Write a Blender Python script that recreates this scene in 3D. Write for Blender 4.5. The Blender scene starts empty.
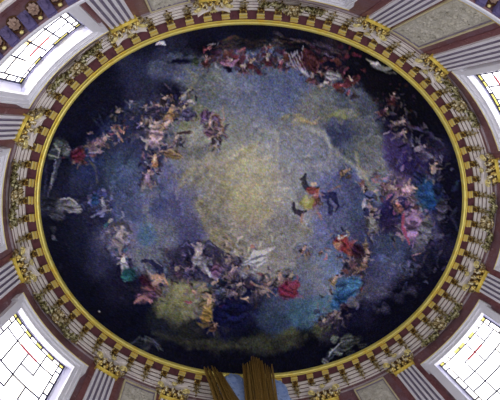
import bpy, math, random
import numpy as np
from mathutils import Vector, Matrix, noise as mnoise

SC = bpy.context.scene
COL = SC.collection
PI = math.pi
rnd = random.Random(7)

# ------------------------------------------------------------------ plan of the oval drum
A0, B0, C4 = 7.837, 6.537, -0.0041       # half axes of the fresco opening (m)
ZR = 14.0                                # height of the gold ring above the eye
WALL = 0.60                              # wall face lies this far outside the opening
LP = 49.1                                # perimeter of the wall face

_t = np.linspace(-PI/2, 1.5*PI, 5761)
_x = (A0+WALL)*np.cos(_t); _y = (B0+WALL)*np.sin(_t)
_L = np.concatenate([[0], np.cumsum(np.hypot(np.diff(_x), np.diff(_y)))]); _L /= _L[-1]

def tpar(s):
    return float(np.interp(s % 1.0, _L, _t))

def P(s, d, z):
    """s = turns round the oval from the north end, d = distance outside the opening."""
    t = tpar(s); k = 1 + C4*math.cos(4*t)
    return Vector(((A0+d)*k*math.cos(t), (B0+d)*k*math.sin(t), z))

def frame(s):
    t = tpar(s)
    T = Vector((-(A0+WALL)*math.sin(t), (B0+WALL)*math.cos(t), 0)).normalized()
    N = Vector((T.y, -T.x, 0))
    return -T, N                           # X (to the right when facing the wall), Y outward

def root_matrix(s, d, z):
    X, N = frame(s)
    return Matrix.Translation(P(s, d, z)) @ Matrix.Rotation(math.atan2(X.y, X.x), 4, 'Z')

# ------------------------------------------------------------------ materials
def srgb(r, g, b):
    f = lambda c: (c/255/12.92) if c/255 <= .04045 else ((c/255+.055)/1.055)**2.4
    return (f(r), f(g), f(b), 1)

def mat(name, col, rough=.5, metal=0., var=None, vscale=6., bump=0., bscale=30., spec=.5, detail=6.):
    m = bpy.data.materials.new(name); m.use_nodes = True
    nt = m.node_tree; b = nt.nodes['Principled BSDF']
    b.inputs['Roughness'].default_value = rough; b.inputs['Metallic'].default_value = metal
    b.inputs['Specular IOR Level'].default_value = spec
    tc = nt.nodes.new('ShaderNodeTexCoord')
    if var:
        n = nt.nodes.new('ShaderNodeTexNoise'); n.inputs['Scale'].default_value = vscale
        n.inputs['Detail'].default_value = detail; n.inputs['Roughness'].default_value = .65
        nt.links.new(tc.outputs['Object'], n.inputs['Vector'])
        r = nt.nodes.new('ShaderNodeValToRGB'); e = r.color_ramp.elements
        cols = [col] + var
        e[0].position = .3; e[0].color = cols[0]; e[1].position = .72; e[1].color = cols[-1]
        for i in range(1, len(cols)-1):
            q = e.new(.3+.42*i/(len(cols)-1)); q.color = cols[i]
        nt.links.new(n.outputs['Fac'], r.inputs['Fac']); nt.links.new(r.outputs['Color'], b.inputs['Base Color'])
    else:
        b.inputs['Base Color'].default_value = col
    if bump:
        n2 = nt.nodes.new('ShaderNodeTexNoise'); n2.inputs['Scale'].default_value = bscale
        n2.inputs['Detail'].default_value = 4
        nt.links.new(tc.outputs['Object'], n2.inputs['Vector'])
        bp = nt.nodes.new('ShaderNodeBump'); bp.inputs['Strength'].default_value = bump
        bp.inputs['Distance'].default_value = .03
        nt.links.new(n2.outputs['Fac'], bp.inputs['Height']); nt.links.new(bp.outputs['Normal'], b.inputs['Normal'])
    return m

def emis(name, col, strength):
    m = bpy.data.materials.new(name); m.use_nodes = True
    b = m.node_tree.nodes['Principled BSDF']
    b.inputs['Base Color'].default_value = (col[0]*.6, col[1]*.6, col[2]*.6, 1)
    b.inputs['Emission Color'].default_value = col
    b.inputs['Emission Strength'].default_value = strength
    b.inputs['Roughness'].default_value = .3
    return m

M = {}
M['gold'] = mat('burnished_gold', srgb(250, 206, 66), .3, .45, [srgb(255, 236, 120), srgb(226, 170, 44)], 9, .3, 40)
M['ring_gold'] = mat('ring_gold', srgb(255, 230, 92), .26, .4, [srgb(255, 242, 140), srgb(252, 210, 60)], 2.2, .06, 30)
M['gold_pale'] = mat('pale_gold', srgb(250, 232, 140), .3, .4, [srgb(255, 246, 190)], 8)
M['gold_old'] = mat('old_gold', srgb(150, 112, 44), .35, .4, [srgb(236, 206, 110), srgb(250, 240, 200)], 9, .4, 40)
M['olive_gold'] = mat('olive_gold', srgb(120, 112, 56), .4, .4, [srgb(206, 196, 124), srgb(236, 230, 200)], 9, .4, 40)
def mottled(name, cols, scale):
    m = mat(name, cols[0], .34, .35, cols[1:], scale, .5, 30, detail=3)
    for n in m.node_tree.nodes:
        if n.type == 'VALTORGB':
            e = n.color_ramp.elements
            for i in range(len(e)): e[i].position = .40+.20*i/(len(e)-1)
    return m
M['gilt'] = mottled('mottled_gilt', [srgb(64, 42, 20), srgb(186, 148, 54), srgb(255, 238, 150)], 11)  # random patches from dark brown to pale yellow
M['gilt_cream'] = mottled('cream_gilt', [srgb(78, 58, 34), srgb(180, 156, 90), srgb(250, 244, 216)], 11)
M['gilt_olive'] = mottled('olive_gilt', [srgb(60, 52, 30), srgb(156, 148, 84), srgb(232, 228, 190)], 11)
M['ray_gold'] = mottled('ray_gilt', [srgb(52, 36, 18), srgb(92, 72, 38), srgb(178, 152, 98)], 9)
M['bronze'] = mat('dark_bronze', srgb(70, 42, 22), .5, .3, [srgb(110, 74, 30)], 14)
M['stone'] = mat('cream_stone', srgb(238, 228, 224), .45, 0, [srgb(250, 244, 240), srgb(226, 214, 218)], 3)
M['reveal'] = mat('reveal_stucco', srgb(196, 196, 222), .5, 0, [srgb(210, 210, 232)], 1.5)
M['frame_cream'] = mat('cream_gilt_frame', srgb(206, 194, 148), .5, .1, [srgb(232, 224, 186)], 5)
M['lilac'] = mat('lilac_stucco', srgb(176, 162, 170), .6, 0, [srgb(196, 184, 192), srgb(156, 138, 152)], 1.6)
M['white'] = mat('white_stucco', srgb(232, 232, 240), .5, 0, [srgb(240, 240, 248)], 2)
M['pilaster'] = mat('pilaster_stucco', srgb(232, 228, 236), .4, 0, [srgb(244, 242, 250)], 2)
M['flute_shade'] = mat('flute_shade_stucco', srgb(128, 118, 142), .6, 0, [srgb(156, 146, 166)], 3)  # pilaster stucco darkened: shade of the flutes put into the colour
M['groove_shade'] = mat('brown_groove_shade', srgb(112, 86, 80), .7, 0, [srgb(116, 88, 80)], 4)  # dark brown for moulding recesses, deepening their shade by colour
M['soffit'] = mat('maroon_soffit', srgb(88, 44, 52), .6, 0, [srgb(116, 66, 78), srgb(70, 34, 46)], 4)
M['marble'] = mat('red_marble', srgb(98, 70, 80), .3, 0, [srgb(134, 102, 112), srgb(122, 78, 78), srgb(178, 156, 166)], 4, detail=9)
M['marble_red'] = mat('deep_red_marble', srgb(98, 58, 62), .3, 0, [srgb(138, 92, 94), srgb(118, 66, 66), srgb(172, 142, 146)], 5, detail=9)
M['relief'] = mat('grey_relief', srgb(176, 172, 158), .5, 0, [srgb(206, 202, 188), srgb(226, 222, 214)], 6, .4, 34)
M['lead'] = mat('window_lead', srgb(30, 28, 66), .6)
M['lead_red'] = mat('red_bar', srgb(190, 50, 60), .5)
M['pane'] = emis('white_pane', (1.0, .985, 1.0, 1), 3.8)
M['pane_warm'] = emis('warm_pane', (1.0, .93, .82, 1), 4.0)
M['pane_yellow'] = emis('yellow_pane', (.95, .84, .22, 1), 1.0)
M['pane_orange'] = emis('orange_pane', (1.0, .72, .30, 1), 1.6)
M['ray_gold'] = mat('ray_gold', srgb(104, 80, 36), .5, .2, [srgb(146, 116, 56), srgb(52, 36, 16)], 16, .3, 50)
M['cloud'] = mat('blue_cloud_stucco', srgb(104, 138, 216), .5, 0, [srgb(166, 192, 240), srgb(78, 104, 176)], 5, 1.0, 5)
M['block'] = mat('violet_block', srgb(84, 76, 124), .6, 0, [srgb(104, 94, 142), srgb(62, 54, 96)], 5)
M['rose'] = mat('rosette_brown', srgb(150, 120, 112), .5, .1, [srgb(184, 158, 142), srgb(120, 86, 80)], 14)

# ------------------------------------------------------------------ mesh builder
class MB:
    def __init__(s): s.v = []; s.f = []; s.m = []; s.sm = []
    def add(s, vs, fs, mi=0, smooth=False):
        o = len(s.v); s.v += [Vector(v) for v in vs]
        for f in fs:
            s.f.append([o+i for i in f]); s.m.append(mi); s.sm.append(smooth)
    def box(s, x0, x1, y0, y1, z0, z1, nx=1, mi=0):
        vs = []; fs = []
        for i in range(nx+1):
            x = x0+(x1-x0)*i/nx
            vs += [(x, y0, z0), (x, y1, z0), (x, y1, z1), (x, y0, z1)]
        for i in range(nx):
            a = 4*i; b = a+4
            for k in range(4):
                l = (k+1) % 4
                fs.append((a+k, a+l, b+l, b+k))
        fs += [(3, 2, 1, 0), (4*nx, 4*nx+1, 4*nx+2, 4*nx+3)]
        s.add(vs, fs, mi)
    def rings(s, rings, mi=0, smooth=True, closed=True, caps=True):
        n = len(rings[0]); vs = [v for r in rings for v in r]; fs = []
        for i in range(len(rings)-1):
            for k in range(n if closed else n-1):
                l = (k+1) % n
                fs.append((i*n+k, i*n+l, (i+1)*n+l, (i+1)*n+k))
        if caps and closed:
            fs.append(tuple(range(n))[::-1]); fs.append(tuple((len(rings)-1)*n+k for k in range(n)))
        s.add(vs, fs, mi, smooth)
    def tube(s, pts, rad, n=8, mi=0, smooth=True):
        pts = [Vector(p) for p in pts]; rs = []
        up = Vector((.13, .21, .97))
        for i, p in enumerate(pts):
            d = (pts[min(i+1, len(pts)-1)]-pts[max(i-1, 0)]).normalized()
            a = d.cross(up)
            if a.length < .05: a = d.cross(Vector((1, 0, 0)))
            a.normalize(); b = d.cross(a)
            r = rad[i] if isinstance(rad, (list, tuple)) else rad
            rs.append([p+(a*math.cos(2*PI*k/n)+b*math.sin(2*PI*k/n))*r for k in range(n)])
        s.rings(rs, mi, smooth)
    def ball(s, c, r, n=8, mi=0):
        c = Vector(c); rx, ry, rz = r if isinstance(r, (tuple, list)) else (r, r, r)
        rs = []
        for i in range(1, n//2+2):
            th = PI*i/(n//2+2)
            rs.append([c+Vector((rx*math.sin(th)*math.cos(2*PI*k/n), ry*math.sin(th)*math.sin(2*PI*k/n), rz*math.cos(th))) for k in range(n)])
        s.rings(rs, mi)
    def torus(s, c, R, r, axis='Y', n=14, k=6, mi=0):
        rs = []
        for i in range(n):
            a = 2*PI*i/n; ring = []
            for j in range(k):
                b = 2*PI*j/k; q = R+r*math.cos(b); h = r*math.sin(b)
                v = {'Y': (q*math.cos(a), h, q*math.sin(a)), 'X': (h, q*math.cos(a), q*math.sin(a)), 'Z': (q*math.cos(a), q*math.sin(a), h)}[axis]
                ring.append(Vector(c)+Vector(v))
            rs.append(ring)
        rs.append(rs[0]); s.rings(rs, mi, True, True, False)
    def leaf(s, base, tip_dir, up_dir, length, width, curl=.5, th=.02, mi=0, lobes=3):
        """an acanthus leaf: lobed, ribbed, curling over at its tip"""
        base = Vector(base); D = Vector(tip_dir).normalized(); U = Vector(up_dir).normalized()
        S = D.cross(U).normalized(); U = S.cross(D).normalized()
        n = 9; top = []; bot = []
        for i in range(n):
            q = i/(n-1)
            a = curl*q*q*2.2
            ctr = base+D*(length*(q-.25*curl*q*q*q))+U*(length*.55*curl*(q**2)*math.cos(a*.6))
            w = width*.5*(math.sin(PI*(.12+.8*q))**.7)*(1+.28*math.cos(2*PI*q*lobes))*(1-.5*q*q)
            rr = []
            for k, off in enumerate((-1, -.5, 0, .5, 1)):
                rr.append(ctr+S*(w*off)+U*(th*(1.6 if k == 2 else (.1 if k in (1, 3) else .7))))
            top.append(rr); bot.append([v-U*th*1.6 for v in rr])
        rings = [a+b[::-1] for a, b in zip(top, bot)]
        s.rings(rings, mi, True)
    def build(s, name, mats, parent=None, xf=None, M0=None):
        """xf maps stored coordinates; M0 = world matrix of the parent, taken off so the mesh is local to it"""
        vs = [xf(v) for v in s.v] if xf else s.v
        if M0 is not None:
            inv = M0.inverted(); vs = [inv @ v for v in vs]
        me = bpy.data.meshes.new(name)
        me.from_pydata([tuple(v) for v in vs], [], s.f)
        for m in (mats if isinstance(mats, (list, tuple)) else [mats]): me.materials.append(m)
        me.polygons.foreach_set('material_index', s.m); me.polygons.foreach_set('use_smooth', s.sm)
        me.update()
        import bmesh
        bm = bmesh.new(); bm.from_mesh(me); bmesh.ops.recalc_face_normals(bm, faces=bm.faces); bm.to_mesh(me); bm.free()
        o = bpy.data.objects.new(name, me); COL.objects.link(o)
        if parent: o.parent = parent
        return o

def empty(name, s=None, d=0, z=0, mtx=None):
    o = bpy.data.objects.new(name, None); COL.objects.link(o)
    o.empty_display_size = .2
    o.matrix_world = mtx if mtx is not None else root_matrix(s, d, z)
    return o

def tag(o, label=None, cat=None, group=None, kind=None):
    if label: o['label'] = label
    if cat: o['category'] = cat
    if group: o['group'] = group
    if kind: o['kind'] = kind
    return o

def copy_tree(o, parent=None):
    c = o.copy(); COL.objects.link(c)
    if parent: c.parent = parent
    for ch in [q for q in bpy.data.objects if q.parent == o]: copy_tree(ch, c)
    return c

def bend(s0, d0=WALL, z0=0.):
    """maps (x along wall, y outward, z) onto the curved wall round s0"""
    return lambda v: P(s0 - v.x/LP, d0+v.y, z0+v.z)

def sweep(name, prof, mats, s0=0., s1=1., n=360, mi=None, kind='structure', smooth=False, parent=None):
    b = MB(); m = len(prof); full = abs(s1-s0-1) < 1e-6
    for i in range(n+1):
        s = s0+(s1-s0)*i/n
        b.v += [P(s, d, z) for d, z in prof]
    for i in range(n):
        for k in range(m-1):
            b.f.append([i*m+k, (i+1)*m+k, (i+1)*m+k+1, i*m+k+1]); b.m.append(mi[k] if mi else 0); b.sm.append(smooth)
    o = b.build(name, mats, parent)
    if kind: o['kind'] = kind
    return o

# ------------------------------------------------------------------ bays
S_PIL = [.0555, .1065, .197, .2842, .3755, .4400, .5600, .6105, .7055, .8005, .8910, .9475]
PIL_WHERE = [
 'upper right, between the top bay and the right relief panel', 'upper right, between the relief panel and the stained window',
 'right edge, below the upper right stained window', 'right edge, above the lower right stained window',
 'lower right, between the stained window and the relief panel', 'bottom right, beside the gilded rays',
 'bottom left, beside the gilded rays', 'lower left, between the relief panel and the stained window',
 'left edge, above the lower left stained window', 'left edge, below the upper left stained window',
 'upper left, between the stained window and the relief panel', 'top, left of the topmost bay']
WIN = [(.1475, 'upper right', 1), (.3303, 'lower right', 2), (.6585, 'lower left', 3), (.8480, 'upper left', 4)]
AX = [(0.0, 'top'), (.2390, 'right'), (.5, 'bottom'), (.7550, 'left')]
PAN = [(.0780, 'upper right'), (.4048, 'lower right'), (.5838, 'lower left'), (.9210, 'upper left')]
ZW0, ZW1 = 7.6, 13.35                    # wall foot / wall head
W_OUT = .0265*LP; W_TOP = 12.01; W_BOT = 9.25   # clear opening of the wall (half width, head, sill)

# ------------------------------------------------------------------ walls (one mesh a quarter, openings left for the windows)
def wall_part(name, sa, sb, wins):
    b = MB()
    def patch(s0, s1, z0, z1):
        n = max(2, int((s1-s0)*360))
        vs = []; fs = []
        for i in range(n+1):
            s = s0+(s1-s0)*i/n
            vs += [P(s, WALL, z0), P(s, WALL, z1), P(s, WALL+.75, z1), P(s, WALL+.75, z0)]
        for i in range(n):
            for k in range(4):
                l = (k+1) % 4
                fs.append((4*i+k, 4*i+4+k, 4*i+4+l, 4*i+l))
        fs += [(0, 1, 2, 3), (4*n+3, 4*n+2, 4*n+1, 4*n)]
        b.add(vs, fs, 0)
    cur = sa; h = (W_OUT+.2)/LP
    for w in wins:
        patch(cur, w-h, ZW0, ZW1)
        patch(w-h, w+h, W_TOP+.36, ZW1); patch(w-h, w+h, ZW0, W_BOT-.2)
        cur = w+h
    patch(cur, sb, ZW0, ZW1)
    o = b.build(name, M['marble']); o['kind'] = 'structure'
wall_part('wall_northeast', 0.0, .239, [.1475])
wall_part('wall_southeast', .239, .5, [.3303])
wall_part('wall_southwest', .5, .755, [.6585])
wall_part('wall_northwest', .755, 1.0, [.8480])

# lilac plaster band and bed mouldings with shade-coloured recesses under the cornice
sweep('trim_1', [(.62, 12.98), (.565, 12.98), (.565, 13.04), (.60, 13.06), (.605, 13.18), (.60, 13.20)],
      [M['lilac']])
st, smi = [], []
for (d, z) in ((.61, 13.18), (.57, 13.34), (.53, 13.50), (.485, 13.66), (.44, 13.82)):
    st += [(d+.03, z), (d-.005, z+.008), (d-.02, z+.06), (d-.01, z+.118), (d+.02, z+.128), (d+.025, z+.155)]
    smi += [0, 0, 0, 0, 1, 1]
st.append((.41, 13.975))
sweep('trim_2', st, [M['stone'], M['groove_shade']], mi=smi)
sweep('trim_3', [(.41, 13.97), (.13, 13.97), (.13, 14.16), (.8, 14.16), (.8, 13.3), (.60, 13.3)], [M['soffit']])

# ------------------------------------------------------------------ the gold ring round the fresco
prof = []
for i in range(9):
    a = PI*i/8
    prof.append((.052-.052*math.cos(a), 13.985-.065*math.sin(a)))
prof += [(.106, 13.968), (.114, 13.945), (.140, 13.950), (.150, 13.985)]
g = sweep('gilded_ring_moulding', [(.0, 14.12)]+prof+[(.150, 14.05)], [M['ring_gold']], n=420, kind=None, smooth=True)
tag(g, 'broad bright gold oval moulding framing the dark ceiling fresco', 'moulding')

# ------------------------------------------------------------------ dome and fresco
ZF, HD = 14.06, 2.0
def chart():
    """fresco drawing chart: normalised plan -> drawing sheet (500 x 400)"""
    cu = [257.432,-16.186,7.685,-2.867,1.252,184.288,-11.306,25.931,-3.505,-5.028,-.651,-1.681,26.005,-3.625,-2.752]
    cv = [203.691,152.661,-.948,21.31,-1.986,14.263,-10.513,3.159,-3.498,8.324,21.347,-1.094,1.33,-3.316,1.02]
    ex = [(i, j) for i in range(5) for j in range(5-i)]
    return cu, cv, ex

rs = np.random.RandomState(3)
SS = 2.0                                    # sheet resolution, texels a unit
W_, H_ = int(500*SS), int(400*SS)
YY, XX = np.mgrid[0:H_, 0:W_]; XX = XX/SS; YY = YY/SS

def vnoise(scale, seed, octaves=4, gain=.55):
    r = np.random.RandomState(seed); out = np.zeros((H_, W_)); amp = 1; tot = 0
    for o in range(octaves):
        gw = int(500/scale)+3; gh = int(400/scale)+3
        G = r.rand(gh, gw); fx = XX/scale; fy = YY/scale
        ix = fx.astype(int); iy = fy.astype(int); fx = fx-ix; fy = fy-iy
        fx = fx*fx*(3-2*fx); fy = fy*fy*(3-2*fy)
        out += amp*((G[iy, ix]*(1-fx)+G[iy, ix+1]*fx)*(1-fy)+(G[iy+1, ix]*(1-fx)+G[iy+1, ix+1]*fx)*fy)
        tot += amp; amp *= gain; scale /= 2
    return out/tot

BASE = """
250,185,196,174,112,22|228,180,156,144,110,20|274,185,150,142,120,20|250,160,148,142,114,20|252,210,150,136,98,18|258,236,122,116,112,24|216,192,118,112,104,16|290,185,108,110,124,16
210,165,128,124,104,26|200,190,112,112,110,24|290,205,118,118,126,24|290,160,110,114,124,26|225,135,112,114,108,26|255,130,104,108,118,24
235,95,84,92,118,28|270,100,70,82,124,24|250,72,74,84,118,22|210,92,80,88,94,20|195,75,72,78,100,16|160,62,54,60,92,16|180,120,96,98,96,18
130,72,34,38,74,16|140,90,38,40,70,14|108,88,16,18,56,18|82,112,14,14,52,18|62,140,14,14,46,14|50,175,24,26,56,14|50,200,34,36,64,12
60,232,16,18,72,16|62,262,12,12,56,16|80,292,10,12,50,20|112,322,10,12,46,20|148,346,16,18,44,16|200,360,14,14,40,20|250,358,14,16,38,20|300,354,12,14,40,18
350,345,12,12,44,18|398,316,10,10,48,22|430,276,14,12,60,20|452,225,14,14,56,16|455,175,14,12,48,16|432,125,10,10,32,18|405,85,8,8,26,20
365,62,16,12,32,16|300,34,20,18,40,14|250,34,14,14,36,14|205,40,16,16,44,14|150,50,14,14,42,14|100,75,10,10,44,16|175,50,30,32,60,12
118,150,40,46,108,18|98,178,36,44,108,18|120,170,54,76,132,16|90,212,34,36,100,18|120,200,58,68,122,18|150,190,78,82,112,16|175,178,74,76,124,14
188,200,56,58,118,16|168,205,58,60,116,14|148,236,58,92,138,8|166,230,82,88,108,14|190,228,62,62,112,16|210,212,116,112,108,16|222,240,114,108,96,14
100,240,58,60,106,12|80,242,22,26,84,16|122,240,84,84,116,14|100,266,38,40,98,14|120,288,26,26,78,16|150,258,78,84,104,14|190,262,58,54,92,14
285,240,118,116,118,18|312,240,92,98,136,16|332,222,76,82,146,16|345,195,62,68,142,16|322,190,80,84,140,14|300,150,102,106,124,18|320,160,94,98,122,14
290,128,104,106,112,14|310,112,92,92,94,14|330,108,80,86,92,14|342,132,50,56,92,14|352,152,74,82,98,12|370,150,84,88,98,12|372,178,92,96,108,12
365,118,64,70,86,14|350,100,66,72,92,12|395,148,54,42,104,12|412,165,42,34,104,12|425,190,28,76,134,10|432,150,38,34,84,12|400,190,96,72,104,12|395,218,48,34,92,12
412,232,88,64,124,10|428,230,70,70,106,12|396,250,52,62,122,14|442,245,34,30,76,12|368,205,66,80,138,10|355,210,58,72,130,12|362,232,58,60,104,12|340,240,74,76,122,12
330,262,84,104,144,14|310,272,96,102,124,14|300,286,76,82,114,12|280,300,58,68,114,12|300,312,52,88,136,12|275,318,42,60,108,12|320,312,66,104,148,10|332,330,52,48,72,10
290,336,76,84,56,7|320,330,70,78,60,6|260,344,44,50,48,9|222,318,20,22,84,16|240,300,32,34,96,14|200,300,96,92,84,12|185,296,108,108,70,12|172,310,88,90,62,10
160,324,32,36,50,10|192,335,42,44,46,10|215,345,48,50,46,8|370,290,62,62,94,12|362,312,26,24,64,12|382,272,62,64,112,12|412,262,40,42,94,14|352,265,62,56,80,10
230,60,56,44,60,12|330,60,40,30,46,12|380,80,18,14,30,12|395,118,24,18,44,12|150,150,50,50,80,12|165,110,50,44,70,12|185,150,90,92,102,12
"""
num = np.zeros((H_//4, W_//4, 3)); den = np.zeros((H_//4, W_//4)); xs = XX[::4, ::4][:H_//4, :W_//4]; ys = YY[::4, ::4][:H_//4, :W_//4]
for it in BASE.replace('\n', '|').split('|'):
    if not it.strip(): continue
    x, y, r, g_, b_, sg = [float(q) for q in it.split(',')]
    w = np.exp(-((xs-x)**2+(ys-y)**2)/(2*(sg*.62)**2))+1e-5/(((xs-x)**2+(ys-y)**2)/400+1)
    num += w[..., None]*np.array([r, g_, b_]); den += w
low = num/den[..., None]
low[..., 2] = np.minimum(low[..., 2], 1.28*(low[..., 0]+low[..., 1])/2+26)
# bilinear up
fy = np.clip(np.arange(H_)/4, 0, low.shape[0]-1.001); fx = np.clip(np.arange(W_)/4, 0, low.shape[1]-1.001)
iy = fy.astype(int); ix = fx.astype(int); fy = (fy-iy)[:, None, None]; fx = (fx-ix)[None, :, None]
CV = (low[iy][:, ix]*(1-fx)+low[iy][:, ix+1]*fx)*(1-fy)+(low[iy+1][:, ix]*(1-fx)+low[iy+1][:, ix+1]*fx)*fy

WX = (vnoise(16, 11)-.5)*9; WY = (vnoise(16, 12)-.5)*9      # brush wobble
WX2 = (vnoise(5, 13, 3)-.5)*3.2; WY2 = (vnoise(5, 14, 3)-.5)*3.2

def region(x0, y0, x1, y1):
    return (slice(max(0, int(y0*SS)), min(H_, int(y1*SS)+1)), slice(max(0, int(x0*SS)), min(W_, int(x1*SS)+1)))

def lay(sl, mask, col, alpha):
    m = (np.clip(mask, 0, 1)*alpha)[..., None]
    CV[sl] = CV[sl]*(1-m)+np.array(col, float)*m

def blob(x, y, rx, ry, ang, col, alpha=.9, soft=.25, wob=1.):
    R = max(rx, ry)*1.4+5; sl = region(x-R, y-R, x+R, y+R)
    if sl[0].stop <= sl[0].start or sl[1].stop <= sl[1].start: return
    dx = XX[sl]+WX2[sl]*wob-x; dy = YY[sl]+WY2[sl]*wob-y
    c, s_ = math.cos(math.radians(ang)), math.sin(math.radians(ang))
    u = (dx*c+dy*s_)/rx; v = (-dx*s_+dy*c)/ry
    r = np.sqrt(u*u+v*v)
    lay(sl, (1+soft-r)/(2*soft), col, alpha)

def line(pts, w, col, alpha=.9, soft=.6, wob=.7, taper=True):
    pts = [tuple(map(float, p)) for p in pts]
    x0 = min(p[0] for p in pts)-w-5; x1 = max(p[0] for p in pts)+w+5; y0 = min(p[1] for p in pts)-w-5; y1 = max(p[1] for p in pts)+w+5
    sl = region(x0, y0, x1, y1); X = XX[sl]+WX2[sl]*wob; Y = YY[sl]+WY2[sl]*wob
    if X.size == 0: return
    best = np.full(X.shape, 9e9); n = len(pts)-1
    for i in range(n):
        ax, ay = pts[i]; bx, by = pts[i+1]; vx, vy = bx-ax, by-ay; L2 = vx*vx+vy*vy+1e-9
        t = np.clip(((X-ax)*vx+(Y-ay)*vy)/L2, 0, 1)
        d = np.hypot(X-ax-t*vx, Y-ay-t*vy)
        if taper:
            q = (i+t)/n; d = d/(.45+.9*np.sin(PI*np.clip(q*.9+.08, 0, 1)))
        best = np.minimum(best, d)
    lay(sl, (w*.5+soft-best)/(2*soft), col, alpha)

def sh(c, k): return tuple(max(0, min(255, q*k)) for q in c)

def folds(x, y, rx, ry, ang, col, n=4):
    """drapery: a mass with darker and lighter folds"""
    col = sh(col, .84)
    blob(x, y, rx, ry, ang, col, .92)
    a = math.radians(ang); c, s_ = math.cos(a), math.sin(a)
    for i in range(n):
        v = (-.75+1.5*(i+.5)/n)*ry; bow = rs.uniform(-.4, .4)*ry
        p = []
        for k in range(5):
            u = (-.85+1.7*k/4)*rx*math.sqrt(max(.1, 1-(v/ry)**2)); vv = v+bow*math.sin(PI*k/4)
            p.append((x+u*c-vv*s_, y+u*s_+vv*c))
        line(p, max(.7, ry*.22), sh(col, 1.35 if i % 2 else .5), .6, .5)

SKIN = (140, 108, 98)
def figure(x, y, h, ang, cloth, skin=SKIN, lie=False, arms=(-50, 60), legs=(-18, 22), hair=(60, 38, 34), wings=None, cl=1.):
    """a draped baroque figure of height h; ang turns it clockwise"""
    a = math.radians(ang)
    def L(u, v): return (x+u*math.cos(a)-v*math.sin(a), y+u*math.sin(a)+v*math.cos(a))
    g = (skin[0]+skin[1]+skin[2])/3; skin = tuple(.72*q+.28*g for q in skin); g = sum(cloth)/3; cloth = tuple(.85*q+.15*g for q in cloth)
    blob(x, y+h*.12, h*.5, h*.34, ang+rs.uniform(-30, 30), (34, 32, 66), .34, .6)
    for i in range(3): folds(x+rs.uniform(-.28, .28)*h, y+rs.uniform(-.1, .35)*h, h*rs.uniform(.12, .2), h*rs.uniform(.07, .13), rs.uniform(0, 180), tuple(.6*q+.4*v for q, v in zip(sh(cloth, rs.uniform(.5, .95)), (90, 84, 96))), 3)
    if wings:
        for sgn in (-1, 1):
            p = [L(sgn*h*.06, -h*.12), L(sgn*h*.28, -h*.34), L(sgn*h*.5, -h*.22), L(sgn*h*.56, h*.06)]
            line(p, h*.17, wings, .9, .6); line([L(sgn*h*.1, -h*.15), L(sgn*h*.3, -h*.38), L(sgn*h*.52, -h*.25)], h*.04, sh(wings, 1.8), .7, .4)
    for lg in legs:
        b = math.radians(lg); k = L(h*.22*math.sin(b)*1.4, h*.3); f = L(h*.3*math.sin(b)*1.8, h*.52)
        line([L(0, h*.1), k, f], h*.075, sh(skin, .85), .6, .5)
    c = L(0, h*.12); folds(c[0], c[1], h*.17*cl, h*.22*cl, ang+rs.uniform(-25, 25), cloth, 4)
    t = L(0, -h*.1); blob(t[0], t[1], h*.1, h*.16, ang, skin if rs.rand() < .5 else sh(cloth, 1.15), .95, .2)
    line([L(-h*.04, -h*.18), L(-h*.05, h*.02)], h*.04, sh(skin, 1.3), .6, .4)
    for am in arms:
        b = math.radians(am); e = L(h*.2*math.sin(b), -h*.16-h*.04); hd = L(h*.36*math.sin(b), -h*.16-h*.2*math.cos(b))
        line([L(0, -h*.2), e, hd], h*.05, skin, .65, .5)
    hd = L(h*.02, -h*.33); blob(hd[0], hd[1], h*.075, h*.085, ang, sh(skin, 1.12), .95, .25)
    hr = L(h*.02, -h*.385); blob(hr[0], hr[1], h*.07, h*.045, ang, hair, .9, .3)

def cherub(x, y, h, ang=0, wing=(90, 80, 96)):
    figure(x, y, h, ang, (140, 96, 90), (164, 118, 104), arms=(-70, 50), legs=(-30, 30), wings=wing, cl=.6)

def cloud(x, y, rx, ry, col, n=9, ang=0, alpha=.5):
    a = math.radians(ang)
    for i in range(n):
        u = rs.uniform(-1, 1)*rx; v = rs.uniform(-1, 1)*ry*math.sqrt(max(0, 1-(u/rx)**2))
        px, py = x+u*math.cos(a)-v*math.sin(a), y+u*math.sin(a)+v*math.cos(a)
        r = rs.uniform(.25, .5)*min(rx, ry)*1.1
        blob(px, py, r*1.3, r, rs.uniform(-40, 40), sh(col, rs.uniform(.8, 1.15)), alpha, .5)
        line([(px-r, py-r*.3), (px-r*.3, py-r*.95), (px+r*.6, py-r*.8), (px+r*1.1, py-r*.1)], max(.8, r*.14), sh(col, 1.35), alpha*.6, .7)

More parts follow.
